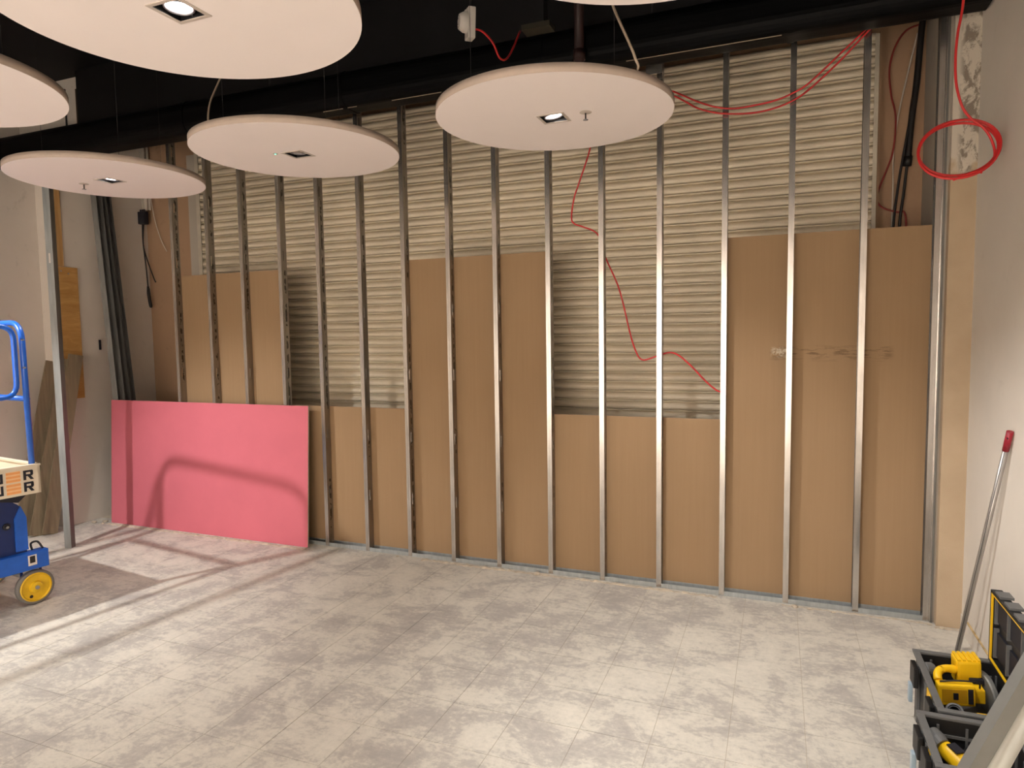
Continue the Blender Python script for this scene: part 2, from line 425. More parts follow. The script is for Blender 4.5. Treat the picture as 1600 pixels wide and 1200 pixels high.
# ------------------------------------------------------------------ roller shutter
sh = thing('roller_shutter', 'closed cream roller shutter of horizontal curved slats behind the stud partition', 'shutter', (0, 0, 0))
SX0, SX1, SY, SP = -0.275, 5.735, 0.60, 0.0737
prof = [(0.018, 0.0), (-0.006, 0.001), (-0.010, 0.004), (-0.009, 0.0088), (0.024, 0.0100), (0.024, 0.0145), (-0.008, 0.0165), (-0.016, 0.023), (-0.0205, 0.033), (-0.019, 0.045), (-0.010, 0.057), (0.006, 0.067), (0.018, 0.0737)]
bm = bmesh.new()
A = [bm.verts.new((SX0, SY + y, z)) for y, z in prof]; B = [bm.verts.new((SX1, SY + y, z)) for y, z in prof]
for i in range(len(prof) - 1): bm.faces.new((A[i], B[i], B[i + 1], A[i + 1]))
slat = obj('slat', bm, M['shutter'], sh, loc=(0, 0, 0.06))
for i in range(1, 50): link_copy(slat, sh, (0, 0, 0.06 + i * SP))
box('bottom_bar', SX0, SX1, SY - 0.02, SY + 0.01, 0.0, 0.06, M['shutter'], sh)
for x0, x1 in ((SX0 - 0.01, SX0 + 0.035), (SX1 - 0.008, SX1 + 0.018)):
    bm = bmesh.new(); bx(bm, x0, x1, SY - 0.03, SY - 0.022, 0, 3.72)
    bx(bm, x0 if x0 < 0 else x1 - 0.008, x0 + 0.008 if x0 < 0 else x1, SY - 0.022, SY + 0.05, 0, 3.72); obj('guide_rail', bm, M['guide'], sh)

# ------------------------------------------------------------------ metal stud partition
ORD = ['first', 'second', 'third', 'fourth', 'fifth', 'sixth', 'seventh', 'eighth', 'ninth', 'tenth', 'eleventh', 'twelfth', 'thirteenth', 'fourteenth', 'fifteenth', 'sixteenth']
ZT = 3.60
def stud_parts(parent, length, m_f, m_w):
    W, D, t = 0.034, 0.070, 0.0009
    bm = bmesh.new()
    for a, b in ((0.0, 0.0155), (0.0185, W)): bx(bm, a, b, 0, t, 0, length)
    bx(bm, 0.0155, 0.0185, 0.0012, 0.0012 + t, 0, length)       # rolled groove down the flange
    bx(bm, 0, t, t, 0.006, 0, length)
    f = obj('front_flange', bm, m_f, parent)
    bm = bmesh.new(); bx(bm, 0, W, D - t, D, 0, length); bx(bm, 0, t, D - 0.006, D - t, 0, length)
    k = obj('back_flange', bm, m_f, parent)
    bm = bmesh.new()
    bx(bm, W - t, W, t, 0.024, 0, length); bx(bm, W - t, W, 0.034, D - t, 0, length)
    z = 0.0
    for hz in [0.42 + 0.50 * i for i in range(8)]:
        if hz > length: break
        bx(bm, W - t, W, 0.024, 0.034, z, hz); z = hz + 0.085
    if z < length: bx(bm, W - t, W, 0.024, 0.034, z, length)
    w_ = obj('web', bm, m_w, parent)
    return f, k, w_
DX = {0: -.012, 1: .006, 2: -.008, 3: .006, 4: .0, 5: .004, 6: .008, 7: 0, 8: -.012, 9: 0, 10: -.010, 11: -.010, 12: .007, 13: .005, 14: .010, 15: -.008}
proto = None
behind = {0: 'brown board', 1: 'brown board', 2: 'brown board', 3: 'the edge of a tall brown board', 4: 'a short brown board', 5: 'a short brown board', 6: 'the edge of a tall brown board', 7: 'a tall brown board', 8: 'a tall brown board', 9: 'the edge of a tall brown board', 10: 'a short brown board', 11: 'a short brown board', 12: 'the edge of a tall brown board', 13: 'a tall scuffed brown board', 14: 'a tall scuffed brown board', 15: 'the right wall'}
for k in range(16):
    n = 15 - k
    o = thing('metal_stud', '%s galvanised stud from the right wall, before %s' % (ORD[n], behind[k]) if k < 15 else 'galvanised steel end stud fixed upright to the pier at the right wall', 'stud', (0.4 * k + DX[k], 0, 0.004), group='upright studs of the new partition')
    if proto is None: proto = stud_parts(o, ZT - 0.004, M['zinc'], M['web'])
    else:
        for part in proto: link_copy(part, o)
# the wall bracket profile beside the end stud
o = thing('wall_channel', 'narrow grey steel channel between the end stud and the right pier', 'channel', (6.028, -0.012, 0.0))
box('channel_web', 0.0, 0.012, 0, 0.07, 0, 3.6, M['dzinc'], o); box('channel_lip', -0.004, 0.0, 0, 0.012, 0, 3.6, M['zinc'], o)
o = thing('floor_track', 'long galvanised steel floor track under the partition studs', 'track', (0, 0, 0))
box('track_base', -0.1, 6.03, 0.001, 0.0715, -0.0004, 0.003, M['track'], o)
box('front_upstand', -0.1, 6.03, 0.0013, 0.0024, 0.003, 0.032, M['track'], o)
box('rear_upstand', -0.1, 6.03, 0.0706, 0.0715, 0.003, 0.032, M['track'], o)
o = thing('head_track', 'galvanised steel head track joining the stud tops below the black bulkhead', 'track', (0, 0, 3.568))
box('track_plate', -0.1, 6.03, -0.002, 0.0715, 0.030, 0.0318, M['dzinc'], o); box('front_upstand', -0.1, 6.03, -0.002, -0.001, 0, 0.03, M['dzinc'], o)

def sheet(name, x0, x1, z0, z1, y0, t, label, mat, edge):
    o = thing(name, label, 'board', (x0, y0, z0), group='brown boards on the far side of the studs')
    box('paper_face', 0.0015, x1 - x0 - 0.0015, 0, 0.0008, 0.0, z1 - z0, mat, o)
    box('gypsum_core', 0.0015, x1 - x0 - 0.0015, 0.0008, t, 0.0, z1 - z0, edge, o)
    return o
BY = 0.0722
sheet('plasterboard', 0.012, 1.217, 0.006, 2.356, BY, .0125, 'tall brown board behind the leftmost studs and the pink sheet', M['board'], M['gypsum'])
sheet('plasterboard', 1.217, 2.417, 0.006, 1.1883, BY, .0125, 'short brown board just right of the pink sheet', M['board'], M['gypsum'])
sheet('plasterboard', 2.417, 3.617, 0.006, 2.3693, BY, .0125, 'tall brown board in the middle of the partition between two short ones', M['board'], M['gypsum'])
sheet('plasterboard', 3.617, 4.817, 0.006, 1.1827, BY, .0125, 'short brown board below the dangling red cable', M['board'], M['gypsum'])
sheet('plasterboard', 4.817, 6.030, 0.006, 2.3826, BY, .0125, 'tall scuffed brown board beside the right wall', M['board'], M['gypsum'])

# pink sheet leaning on the studs
pk = thing('pink_plasterboard', 'pink plasterboard sheet leaning on its long side against the left studs', 'board', (-0.868, -0.092, 0.0), rot=(-math.radians(3.4), 0, 0))
box('paper_face', 0, 2.352, -0.0008, 0, 0.0, 1.197, M['pink'], pk)
box('gypsum_core', 0, 2.352, 0, 0.0117, 0.0, 1.197, M['gypsum'], pk)

# ------------------------------------------------------------------ black duct and fittings under the ceiling
o = thing('air_duct', 'long black painted round-edged duct running above the stud partition', 'duct', (0, -0.24, 3.592))
poly = []
RX, RZ, rc = 0.135, 0.128, 0.085
for cx_, cz_, a0 in ((RX - rc, RZ - rc, 0), (-RX + rc, RZ - rc, 90), (-RX + rc, -RZ + rc, 180), (RX - rc, -RZ + rc, 270)):
    for k in range(7):
        a = math.radians(a0 + 15 * k); poly.append((cx_ + rc * math.cos(a), cz_ + rc * math.sin(a)))
bm = bmesh.new(); prism(bm, poly, 'x', -2.145, 6.165); obj('duct_body', bm, M['duct'], o)
for x in (0.6, 2.15, 3.7, 5.2):
    bm = bmesh.new(); prism(bm, [(p[0] * 1.035, p[1] * 1.035) for p in poly], 'x', x - 0.018, x + 0.018); obj('joint_band', bm, M['duct'], o)
for x0, x1 in ((4.25, 5.15), (2.55, 2.95), (1.95, 2.25)): box('paint_scrape', x0, x1, -0.063, -0.059, -0.1305, -0.1265, M['beige'], o)
for x in (1.4, 4.4): cylo('hanger_rod', (x, 0, RZ), (x, 0, ZC - 3.592), 0.006, M['dsteel'], o, seg=8)
o = thing('perforated_bracket', 'small black perforated steel bracket under the duct beside the twelfth stud gap', 'bracket', (4.33, -0.05, 3.46))
bm = bmesh.new()
for i in range(5):
    for j in range(4): bx(bm, i * 0.02, i * 0.02 + 0.012, 0, 0.003, j * 0.025, j * 0.025 + 0.017)
bx(bm, -0.004, 0.1, 0.003, 0.005, -0.004, 0.1); obj('bracket_plate', bm, M['dzinc'], o)
# ceiling beams, painted black
for i, y in enumerate((-1.9, -3.6, -5.4, -7.2)):
    b = struct(box('ceiling_beam', XL2, XR, y - 0.07, y + 0.07, 4.10, ZC, M['black']))
o = thing('ceiling_bracket', 'yellowish lit end of a black ceiling hanger above the right disc', 'bracket', (3.78, -0.62, 3.60))
box('arm', -0.05, 0.05, -0.04, 0.04, 0.03, 0.75, M['black'], o); box('foot', -0.09, 0.09, -0.05, 0.05, 0, 0.03, plain('lit_end_yellow', (44, 40, 26), 0.7), o)  # foot coloured yellowish for the light on the hanger's end
o = thing('sprinkler_pipe', 'dark brown vertical pipe behind the right ceiling disc', 'pipe', (3.98, -0.42, 3.45))
cylo('pipe_body', (0, 0, 0), (0, 0, 0.9), 0.03, M['brownpipe'], o); cylo('pipe_collar', (0, 0, 0.02), (0, 0, 0.08), 0.038, M['brownpipe'], o)

# white alarm sounder
o = thing('alarm_sounder', 'white plastic alarm sounder hanging under the black ceiling with red cable', 'alarm', (3.435, -0.9, 3.59), rot=(0, math.radians(8), math.radians(-50)))
box('backbox', -0.045, 0.045, -0.0, 0.045, -0.085, 0.085, M['plast'], o, bevel=0.008)
bm = bmesh.new(); lathe(bm, [(0.058, 0), (0.056, 0.02), (0.042, 0.045), (0.02, 0.05), (0, 0.05)], (0, 0, 0.005), (0, -1, 0), 24); dm = obj('sounder_dome', bm, M['plast'], o, True)
for r in (0.018, 0.03):
    bm = bmesh.new(); tube(bm, [(r * math.cos(a), -0.0495 + (r - .018) * .22, 0.005 + r * math.sin(a)) for a in [2 * PI * k / 24 for k in range(24)]], 0.0018, 6, True); obj('grille_slot', bm, M['ink'], dm)
box('mounting_tab', -0.055, -0.03, 0.0, 0.012, 0.06, 0.085, M['plast'], o)
cylo('stem', (0, 0.022, 0.08), (0, 0.022, 0.8), 0.006, M['black'], o, seg=8)
tag(cable('alarm_cable', [(3.462, -0.86, 3.57), (3.52, -0.86, 3.545), (3.575, -0.84, 3.48), (3.605, -0.80, 3.40), (3.62, -0.7, 3.45), (3.6, -0.45, 3.70)], 0.006, M['red']), 'short red cable looping from the white alarm sounder', 'cable')

# ------------------------------------------------------------------ suspended ceiling discs with downlights
def disc_ring(bm, R, h, s, N=96):
    # round plate with a square hole; bottom z=0, top z=h
    per = N // 4
    def sq(i):
        k, t = divmod(i, per); t = t / per
        c = [(s, -s), (s, s), (-s, s), (-s, -s)]
        a, b = c[k], c[(k + 1) % 4]
        return (a[0] + (b[0] - a[0]) * t, a[1] + (b[1] - a[1]) * t)
    rings = []
    for z in (0, h):
        rings.append(([bm.verts.new((R * math.cos(2 * PI * i / N - PI / 4), R * math.sin(2 * PI * i / N - PI / 4), z)) for i in range(N)],
                      [bm.verts.new((*sq(i), z)) for i in range(N)]))
    (o0, i0), (o1, i1) = rings
    for i in range(N):
        j = (i + 1) % N
        bm.faces.new((o0[i], o0[j], i0[j], i0[i])); bm.faces.new((o1[i], i1[i], i1[j], o1[j]))
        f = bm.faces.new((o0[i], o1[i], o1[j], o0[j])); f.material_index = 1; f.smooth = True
        bm.faces.new((i0[i], i0[j], i1[j], i1[i]))
def downlight(parent, world_xy, lampkey, tilt_to, on, label):
    """square recessed gimbal downlight; its own lamp"""
    fit = thing('downlight', label, 'downlight', (world_xy[0], world_xy[1], DISC_Z), group='square downlights in the ceiling discs')
    s = 0.064
    bm = bmesh.new()
    for a in ((-s - .008, s + .008, -s - .008, -s + .006), (-s - .008, s + .008, s - .006, s + .008), (-s - .008, -s + .006, -s + .006, s - .006), (s - .006, s + .008, -s + .006, s - .006)): bx(bm, *a, -0.003, 0)
    obj('trim_frame', bm, M['trim'], fit)
    bm = bmesh.new(); q = s - 0.0065
    for a in ((-q, q, -q, -q + .001), (-q, q, q - .001, q), (-q, -q + .001, -q, q), (q - .001, q, -q, q)): bx(bm, *a, -0.001, 0.075)
    bx(bm, -q, q, -q, q, 0.075, 0.077); obj('housing', bm, M['can'], fit)
    power, aim, cone = LAMPS[lampkey]
    if tilt_to is None: tilt_to = aim
    tgt = Vector(tilt_to) if tilt_to else Vector((world_xy[0], world_xy[1], 0))
    d = (tgt - Vector((world_xy[0], world_xy[1], DISC_Z))).normalized()
    dv = (d + Vector((0, 0, -0.9))).normalized()          # the visible head tilts less than the beam
    g = Vector((0, 0, 0.014))
    bm = bmesh.new(); lathe(bm, [(0.050, -0.02), (0.050, 0.006), (0.046, 0.009), (0.043, 0.004), (0.043, -0.02)], g, dv, 28); obj('gimbal_ring', bm, M['ring'], fit, True)
    bm = bmesh.new(); lathe(bm, [(0.0425, -0.002), (0.034, 0.0045), (0.0, 0.008)], g, dv, 28); obj('lamp_face', bm, M['lamp'] if on else M['lampoff'], fit, True)
    u, v = frame_of(dv)
    for sgn in (-1, 1):
        bm = bmesh.new(); tube(bm, [g + u * sgn * 0.047, g + u * sgn * 0.054 + dv * 0.006, g + u * sgn * 0.055 - dv * 0.01], 0.003, 6); obj('gimbal_clip', bm, M['ring'], fit)
    if on and power > 0:
        L = bpy.data.lights.new('downlight_beam', 'SPOT'); L.energy = power; L.color = LAMP_COL; L.spot_size = math.radians(cone); L.spot_blend = 0.75; L.shadow_soft_size = 0.03
        lo = bpy.data.objects.new('downlight_beam', L); COL.objects.link(lo); lo.parent = fit
        lo.location = (0, 0, -0.012); lo.rotation_euler = d.to_track_quat('-Z', 'Y').to_euler()
    return fit
proto_disc = None
def ceiling_disc(x, y, label, lampkey, on, dl_label, tilt=None, wires=True):
    global proto_disc
    o = thing('ceiling_disc', label, 'ceiling panel', (x, y, DISC_Z), group='round white ceiling discs')
    if proto_disc is None:
        bm = bmesh.new(); disc_ring(bm, 0.600, 0.040, 0.058); proto_disc = [obj('disc_panel', bm, [M['disc'], M['rim']], o)]
        for k in range(3):
            a = math.radians(90 + 120 * k); cylo_ = cylo('suspension_wire', (0.42 * math.cos(a), 0.42 * math.sin(a), 0.04), (0.42 * math.cos(a), 0.42 * math.sin(a), ZC - DISC_Z), 0.0012, M['dsteel'], o, seg=5); proto_disc.append(cylo_)
    else:
        for p_ in proto_disc: link_copy(p_, o)
    downlight(o, (x, y), lampkey, tilt, on, dl_label)
    return o
ceiling_disc(4.074, -1.235, 'round white ceiling disc with lit downlight and sprinkler, nearest the right wall', 'right_wall', True, 'lit square downlight beside a sprinkler in the right-hand ceiling disc')
ceiling_disc(2.460, -1.235, 'round white ceiling disc with unlit downlight and tiny green light in mid view', 'off', False, 'unlit square downlight beside a tiny green light')
ceiling_disc(0.862, -1.240, 'round white ceiling disc low at left above the pink sheet', 'left_low', True, 'lit square downlight in the disc above the pink sheet')
ceiling_disc(3.270, -2.815, 'largest-looking round white ceiling disc cut by the top of the view', 'big', True, 'lit square downlight in the large disc at the top of the view')
ceiling_disc(1.672, -2.815, 'round white ceiling disc cut off by the left side of the view', 'left_row', True, 'downlight in the disc cut off at the left side')
ceiling_disc(4.866, -2.815, 'round white ceiling disc of which only a sliver shows at the top edge', 'right_row', True, 'downlight in the disc showing as a sliver at the top')
ceiling_disc(-0.06, -2.85, 'round white ceiling disc over the blue lift, outside the view', 'near_pink', True, 'bright downlight over the blue lift, outside the view')
for x, y in ((0.862, -4.4), (2.46, -4.4), (4.06, -4.4), (5.45, -4.4)):
    ceiling_disc(x, y, 'round white ceiling disc in the row over the viewer', 'mid', True, 'lit downlight in the row of discs over the viewer', (x, y - 0.2, 0))
for x, y in ((1.67, -6.0), (3.27, -6.0), (4.87, -6.0)):
    ceiling_disc(x, y, 'round white ceiling disc behind the viewer', 'rear_fill', True, 'added fill downlight in an unseen ceiling disc behind the viewer', (x, YA, 0.6))

def sprinkler(x, y, label):
    o = thing('fire_sprinkler', label, 'sprinkler', (x, y, DISC_Z), group='pendent sprinklers through the discs')
    bm = bmesh.new(); lathe(bm, [(0.03, 0.0), (0.03, -0.003), (0.012, -0.006), (0, -0.006)], (0, 0, 0), (0, 0, 1), 20); obj('escutcheon', bm, M['trim'], o)
    cylo('sprinkler_stem', (0, 0, -0.005), (0, 0, -0.036), 0.004, M['dsteel'], o, seg=8)
    bm = bmesh.new(); lathe(bm, [(0, -0.036), (0.013, -0.037), (0.013, -0.040), (0, -0.041)], (0, 0, 0), (0, 0, 1), 14); obj('deflector', bm, M['ring'], o)
sprinkler(4.249, -1.258, 'small sprinkler head under the right-hand ceiling disc')
sprinkler(0.616, -1.252, 'small sprinkler head under the disc above the pink sheet')
o = thing('indicator_light', 'tiny green indicator light in the unlit ceiling disc', 'indicator', (2.345, -1.30, DISC_Z))
bm = bmesh.new(); lathe(bm, [(0.016, 0), (0.015, -0.002), (0.006, -0.003)], (0, 0, 0), (0, 0, 1), 16); obj('bezel', bm, M['trim'], o)
bm = bmesh.new(); lathe(bm, [(0.006, -0.003), (0.004, -0.005), (0, -0.006)], (0, 0, 0), (0, 0, 1), 12); obj('led_lens', bm, M['led'], o)

# feed cables of the discs
tag(cable('disc_cable', [(4.62, -2.2, 2.93), (4.47, -1.62, 3.19), (4.50, -1.6, 3.11), (4.535, -1.6, 3.03), (4.566, -1.6, 2.95), (4.56, -1.55, 2.918), (4.40, -1.4, 2.918)], 0.006, M['beige']), 'beige cable running down onto the right-hand ceiling disc', 'cable')
tag(cable('disc_cable', [(1.70, -1.0, 4.1), (1.74, -1.05, 3.6), (1.70, -1.15, 3.30), (1.73, -1.2, 3.12), (1.82, -1.25, 3.02), (1.97, -1.25, 2.922), (2.1, -1.25, 2.918)], 0.006, M['beige']), 'grey cable curving down to the unlit ceiling disc', 'cable')
tag(cable('disc_cable', [(0.30, -1.9, 3.25), (0.18, -1.85, 3.10), (0.05, -1.8, 3.02), (-0.2, -1.75, 3.03), (-0.4, -1.7, 3.2)], 0.006, M['beige']), 'sagging beige cable beyond the disc cut off at the left', 'cable')

# ------------------------------------------------------------------ red cables
tag(cable('red_cable', [(4.38, -0.62, 3.02), (4.46, -0.25, 3.24), (4.50, -0.03, 3.303), (4.58, -0.03, 3.255), (4.654, -0.03, 3.205), (4.76, -0.03, 3.163), (4.851, -0.03, 3.143), (4.97, -0.03, 3.131), (5.078, -0.03, 3.136), (5.19, -0.03, 3.162), (5.294, -0.03, 3.215), (5.467, -0.03, 3.36), (5.60, -0.04, 3.49), (5.70, -0.06, 3.58)], 0.0055, M['red']), 'lower of two red cables swagged across the top of the studs', 'cable', 'swagged red cables')
tag(cable('red_cable', [(4.36, -0.62, 3.06), (4.44, -0.28, 3.27), (4.485, -0.04, 3.335), (4.57, -0.04, 3.29), (4.66, -0.04, 3.24), (4.76, -0.04, 3.196), (4.87, -0.04, 3.170), (5.00, -0.04, 3.172), (5.12, -0.04, 3.185), (5.22, -0.04, 3.215), (5.31, -0.04, 3.262), (5.47, -0.04, 3.40), (5.61, -0.05, 3.52), (5.69, -0.06, 3.60)], 0.0055, M['red']), 'upper of two red cables swagged across the top of the studs', 'cable', 'swagged red cables')
tag(cable('red_cable', [(3.95, 0.10, 3.56), (3.95, 0.10, 3.3), (3.907, 0.1, 3.07), (3.826, 0.1, 2.843), (3.787, 0.1, 2.735), (3.767, 0.1, 2.60), (3.79, 0.1, 2.555), (3.85, 0.1, 2.53), (3.959, 0.1, 2.47), (4.01, 0.1, 2.315), (4.101, 0.1, 2.109), (4.146, 0.1, 1.951), (4.182, 0.1, 1.794), (4.222, 0.1, 1.659), (4.272, 0.1, 1.582), (4.369, 0.1, 1.604), (4.457, 0.1, 1.631), (4.522, 0.1, 1.613), (4.607, 0.1, 1.539), (4.70, 0.1, 1.44), (4.776, 0.1, 1.375), (4.86, 0.1, 1.33), (4.92, 0.1, 1.1), (4.95, 0.1, 0.6)], 0.0055, M['red']), 'thin red cable dangling in front of the shutter slats', 'cable')
tag(cable('red_cable', [(6.0, 0.66, 3.77), (5.915, 0.66, 3.742), (5.854, 0.66, 3.649), (5.824, 0.66, 3.508), (5.838, 0.66, 3.338), (5.868, 0.66, 3.187), (5.855, 0.66, 2.956), (5.788, 0.66, 2.75), (5.768, 0.66, 2.658), (5.803, 0.66, 2.598), (5.888, 0.66, 2.561), (5.94, 0.66, 2.54), (5.95, 0.66, 2.3)], 0.006, M['dred']), 'dark red cable looping on the brown wall right of the shutter', 'cable')
# coil of red cable hanging from the duct
o = thing('cable_coil', 'coil of red cable hanging in front of the duct end at the right wall', 'cable coil', (5.973, -0.60, 2.655))
cable('hanging_tail', [(0.004, 0.0, 1.60), (0.004, 0.0, 0.95), (0.0, 0.0, 0.70), (-0.018, 0.0, 0.56), (-0.024, 0, 0.443), (-0.018, 0, 0.32), (0.009, 0, 0.208), (0.05, 0.01, 0.145), (0.10, 0.015, 0.10), (0.135, 0.015, 0.045), (0.155, 0.01, -0.03), (0.14, 0.0, -0.075), (0.09, 0.0, -0.118)], 0.0062, M['red'], o)
def loop(rx, rz, tilt, yo):
    pts = []
    for k in range(44):
        a = 2 * PI * k / 44
        x, z = rx * math.cos(a), rz * math.sin(a)
        pts.append((x * math.cos(tilt) - z * math.sin(tilt), yo + 0.05 * math.sin(a) + 0.02 * math.cos(a), x * math.sin(tilt) + z * math.cos(tilt)))
    return pts
for rx, rz, tl, yo, dz in ((0.176, 0.152, 0.22, 0.0, 0.0), (0.172, 0.138, 0.14, 0.012, 0.002), (0.177, 0.149, 0.34, -0.012, -0.003)):
    bm = bmesh.new(); tube(bm, [Vector(p) + Vector((0, 0, dz)) for p in loop(rx, rz, tl, yo)], 0.0062, 8, True); obj('cable_loop', bm, M['red'], o)
bm = bmesh.new(); tube(bm, [(-0.03, -0.06, -0.160), (0.02, -0.06, -0.142), (0.06, -0.06, -0.128), (0.09, -0.055, -0.135)], 0.0062, 8); obj('cable_end', bm, M['red'], o)

# ------------------------------------------------------------------ alcove right of the shutter
o = thing('cable_conduit', 'thick black conduit running down the brown wall right of the shutter', 'conduit', (0, 0, 0))
cable('conduit_pipe', [(6.02, 0.655, 3.85), (6.004, 0.655, 3.739), (5.984, 0.655, 3.394), (5.963, 0.655, 3.19), (5.946, 0.655, 2.90)], 0.020, M['blackc'], o)
cylo('conduit_end', (5.948, 0.655, 2.92), (5.942, 0.655, 2.86), 0.026, M['blackc'], o, seg=14)
cable('thin_cable', [(5.942, 0.655, 2.87), (5.927, 0.655, 2.691), (5.906, 0.655, 2.45), (5.90, 0.655, 2.0)], 0.009, M['blackc'], o)
tag(cable('black_cable', [(5.97, 0.64, 3.30), (5.935, 0.65, 3.05), (5.895, 0.66, 2.75), (5.87, 0.66, 2.45), (5.86, 0.66, 2.0)], 0.008, M['blackc']), 'thin black cable splitting off beside the black conduit', 'cable')
tag(cable('white_cable', [(5.985, 0.675, 3.72), (5.93, 0.675, 3.45), (5.885, 0.675, 3.2), (5.862, 0.675, 2.98), (5.865, 0.675, 2.7), (5.862, 0.675, 2.4)], 0.005, M['white']), 'thin pale cable hanging on the brown wall right of the shutter', 'cable')

# ------------------------------------------------------------------ left alcove
def stud_bar(name, a, b, roll, label, mat=None, W=0.05, D=0.05, group='steel channels leaning in the left alcove'):
    a = Vector(a); b = Vector(b); d = b - a; L = d.length
    q = d.to_track_quat('Z', 'Y'); o = thing(name, label, 'channel', a, group=group)
    o.rotation_mode = 'QUATERNION'; o.rotation_quaternion = q @ Quaternion((0, 0, 1), roll)
    box('web', -W / 2, W / 2, 0, 0.001, 0, L, mat or M['dzinc'], o)
    box('flange', -W / 2, -W / 2 + 0.001, 0.001, D, 0, L, mat or M['dzinc'], o); box('flange', W / 2 - 0.001, W / 2, 0.001, D, 0, L, mat or M['dzinc'], o)
    return o
fs = thing('metal_stud', 'single galvanised steel stud standing free in front of the plywood at left', 'stud', (-0.502, -0.803, 0.0), rot=(0, 0, math.radians(18)))
box('web', 0, 0.060, 0, 0.001, 0, 3.22, M['track'], fs); box('flange', 0, 0.001, 0.001, 0.05, 0, 3.22, M['track'], fs); box('flange', 0.059, 0.060, 0.001, 0.05, 0, 3.22, M['dzinc'], fs)
box('lip', 0.052, 0.060, 0.049, 0.050, 0, 3.22, M['dzinc'], fs); box('slot_light_plate', 0.022, 0.036, -0.0008, 0, 2.42, 2.50, M['plast'], fs)  # pale plate put in for light showing through a slot
stud_bar('steel_channel', (-0.90, 0.10, 0.0), (-1.098, 0.06, 3.35), 0.3, 'leftmost grey steel channel leaning in the alcove behind the pink sheet')
stud_bar('steel_channel', (-0.86, 0.17, 0.0), (-1.095, 0.13, 3.35), 0.1, 'middle grey steel channel leaning in the alcove behind the pink sheet')
stud_bar('steel_channel', (-0.80, 0.22, 0.0), (-1.09, 0.20, 3.32), -0.2, 'right-hand grey steel channel leaning in the alcove behind the pink sheet')
o = thing('black_tab', 'small black rubber strip on the wall corner beside the leaning channels', 'strip', (-1.128, 0.075, 1.68)); box('rubber_strip', 0, 0.006, 0, 0.022, 0, 0.10, M['ink'], o)

sb = thing('socket_box', 'black cable box with hanging wires in the left alcove corner', 'junction box', (-1.10, 0.62, 3.06))
box('box_body', -0.028, 0.06, -0.03, 0.03, -0.07, 0.06, M['ink'], sb, bevel=0.006)
for i, x in enumerate((-0.015, 0.012, 0.038)): cylo('cable_gland', (x, 0, 0.06), (x, 0, 0.085), 0.008, M['ink'], sb, seg=10)
cable('hanging_wire', [(0.0, 0, -0.07), (-0.005, 0, -0.25), (0.02, 0, -0.5), (0.035, 0, -0.75)], 0.0065, M['blackc'], sb)
cable('hanging_wire', [(0.02, 0, -0.07), (-0.002, 0, -0.28), (0.05, 0, -0.46), (0.13, 0, -0.65), (0.15, 0, -0.68)], 0.006, M['blackc'], sb)
bm = bmesh.new(); tube(bm, smooth_path([(0.035, 0, -0.72), (0.03, 0, -0.80), (0.05, 0, -0.92), (0.065, 0, -0.93), (0.05, 0, -0.85), (0.04, 0, -0.74)]), 0.012, 6); obj('wire_bundle', bm, M['blackc'], sb)
for i, x in enumerate((-1.125, -1.085, -1.03)):
    tag(cylo('conduit_tube', (x, 0.66, 3.14), (x + 0.005, 0.66, 4.0), 0.012 if i != 1 else 0.02, M['white']), ['thin white conduit above the black box, next to the left wall', 'wide pale trunking rising from the black cable box', 'thin white conduit right of the wide pale trunking'][i], 'conduit')
tag(cable('white_cable', [(-1.02, 0.66, 3.35), (-0.97, 0.66, 3.05), (-0.90, 0.67, 2.82), (-0.84, 0.68, 2.70)], 0.004, M['white']), 'thin pale wire slanting across the brown wall at left', 'cable')
# black strip standing in for the dark gap left of the shutter
tag(box('crack_strip', -0.435, -0.425, 0.675, 0.69, 0, 3.3, M['blackc']), 'dark gap strip between the brown wall and the pale jamb left of the shutter', 'strip')

# plywood and planks at the left pier
o = thing('plywood_sheet', 'yellow plywood offcut screwed flat to the end of the left wall', 'plywood', (XL, -0.30, 1.22))
box('veneer', 0.0, 0.018, 0, 0.19, 0, 1.25, M['plywood'], o)
for y, z in ((0.03, 1.21), (0.10, 1.19)): cylo('screw', (0.018, y, z), (0.021, y, z), 0.008, M['steel'], o, seg=10)
tag(box('timber_batten', XL, XL + 0.014, -0.335, -0.235, 2.475, 3.5, M['timber']), 'pale upright timber batten above the plywood offcut', 'timber')
o = thing('foam_strip', 'rough line of expanded foam along the broken wall edge behind the free stud', 'foam', (-1.115, -0.32, 0.02))
rnd = random.Random(4); bm = bmesh.new()
tube(bm, smooth_path([(rnd.uniform(-.008, .008), rnd.uniform(-.006, .006), i * 0.055) for i in range(17)], 3), [0.012 + rnd.random() * 0.014 for _ in range(49)], 7); obj('foam_bead', bm, M['crumb'], o)
PL = [((-1.20, -0.70, 0.004), (-1.10, -0.375, 1.58), 0.17, 'widest weathered plank leaning on the left wall behind the lift'),
      ((-1.10, -0.645, 0.004), (-1.062, -0.29, 1.60), 0.13, 'middle weathered plank leaning between two others on the left wall'),
      ((-1.04, -0.575, 0.004), (-1.028, -0.235, 1.64), 0.12, 'weathered plank leaning on the left wall nearest the plywood')]
for a, b, wd, lb in PL:
    tag(oriented_box('plank', a, b, (0.25, 1.0, 0), wd, 0.024, M['plank']), lb, 'plank', 'planks leaning at the left wall')

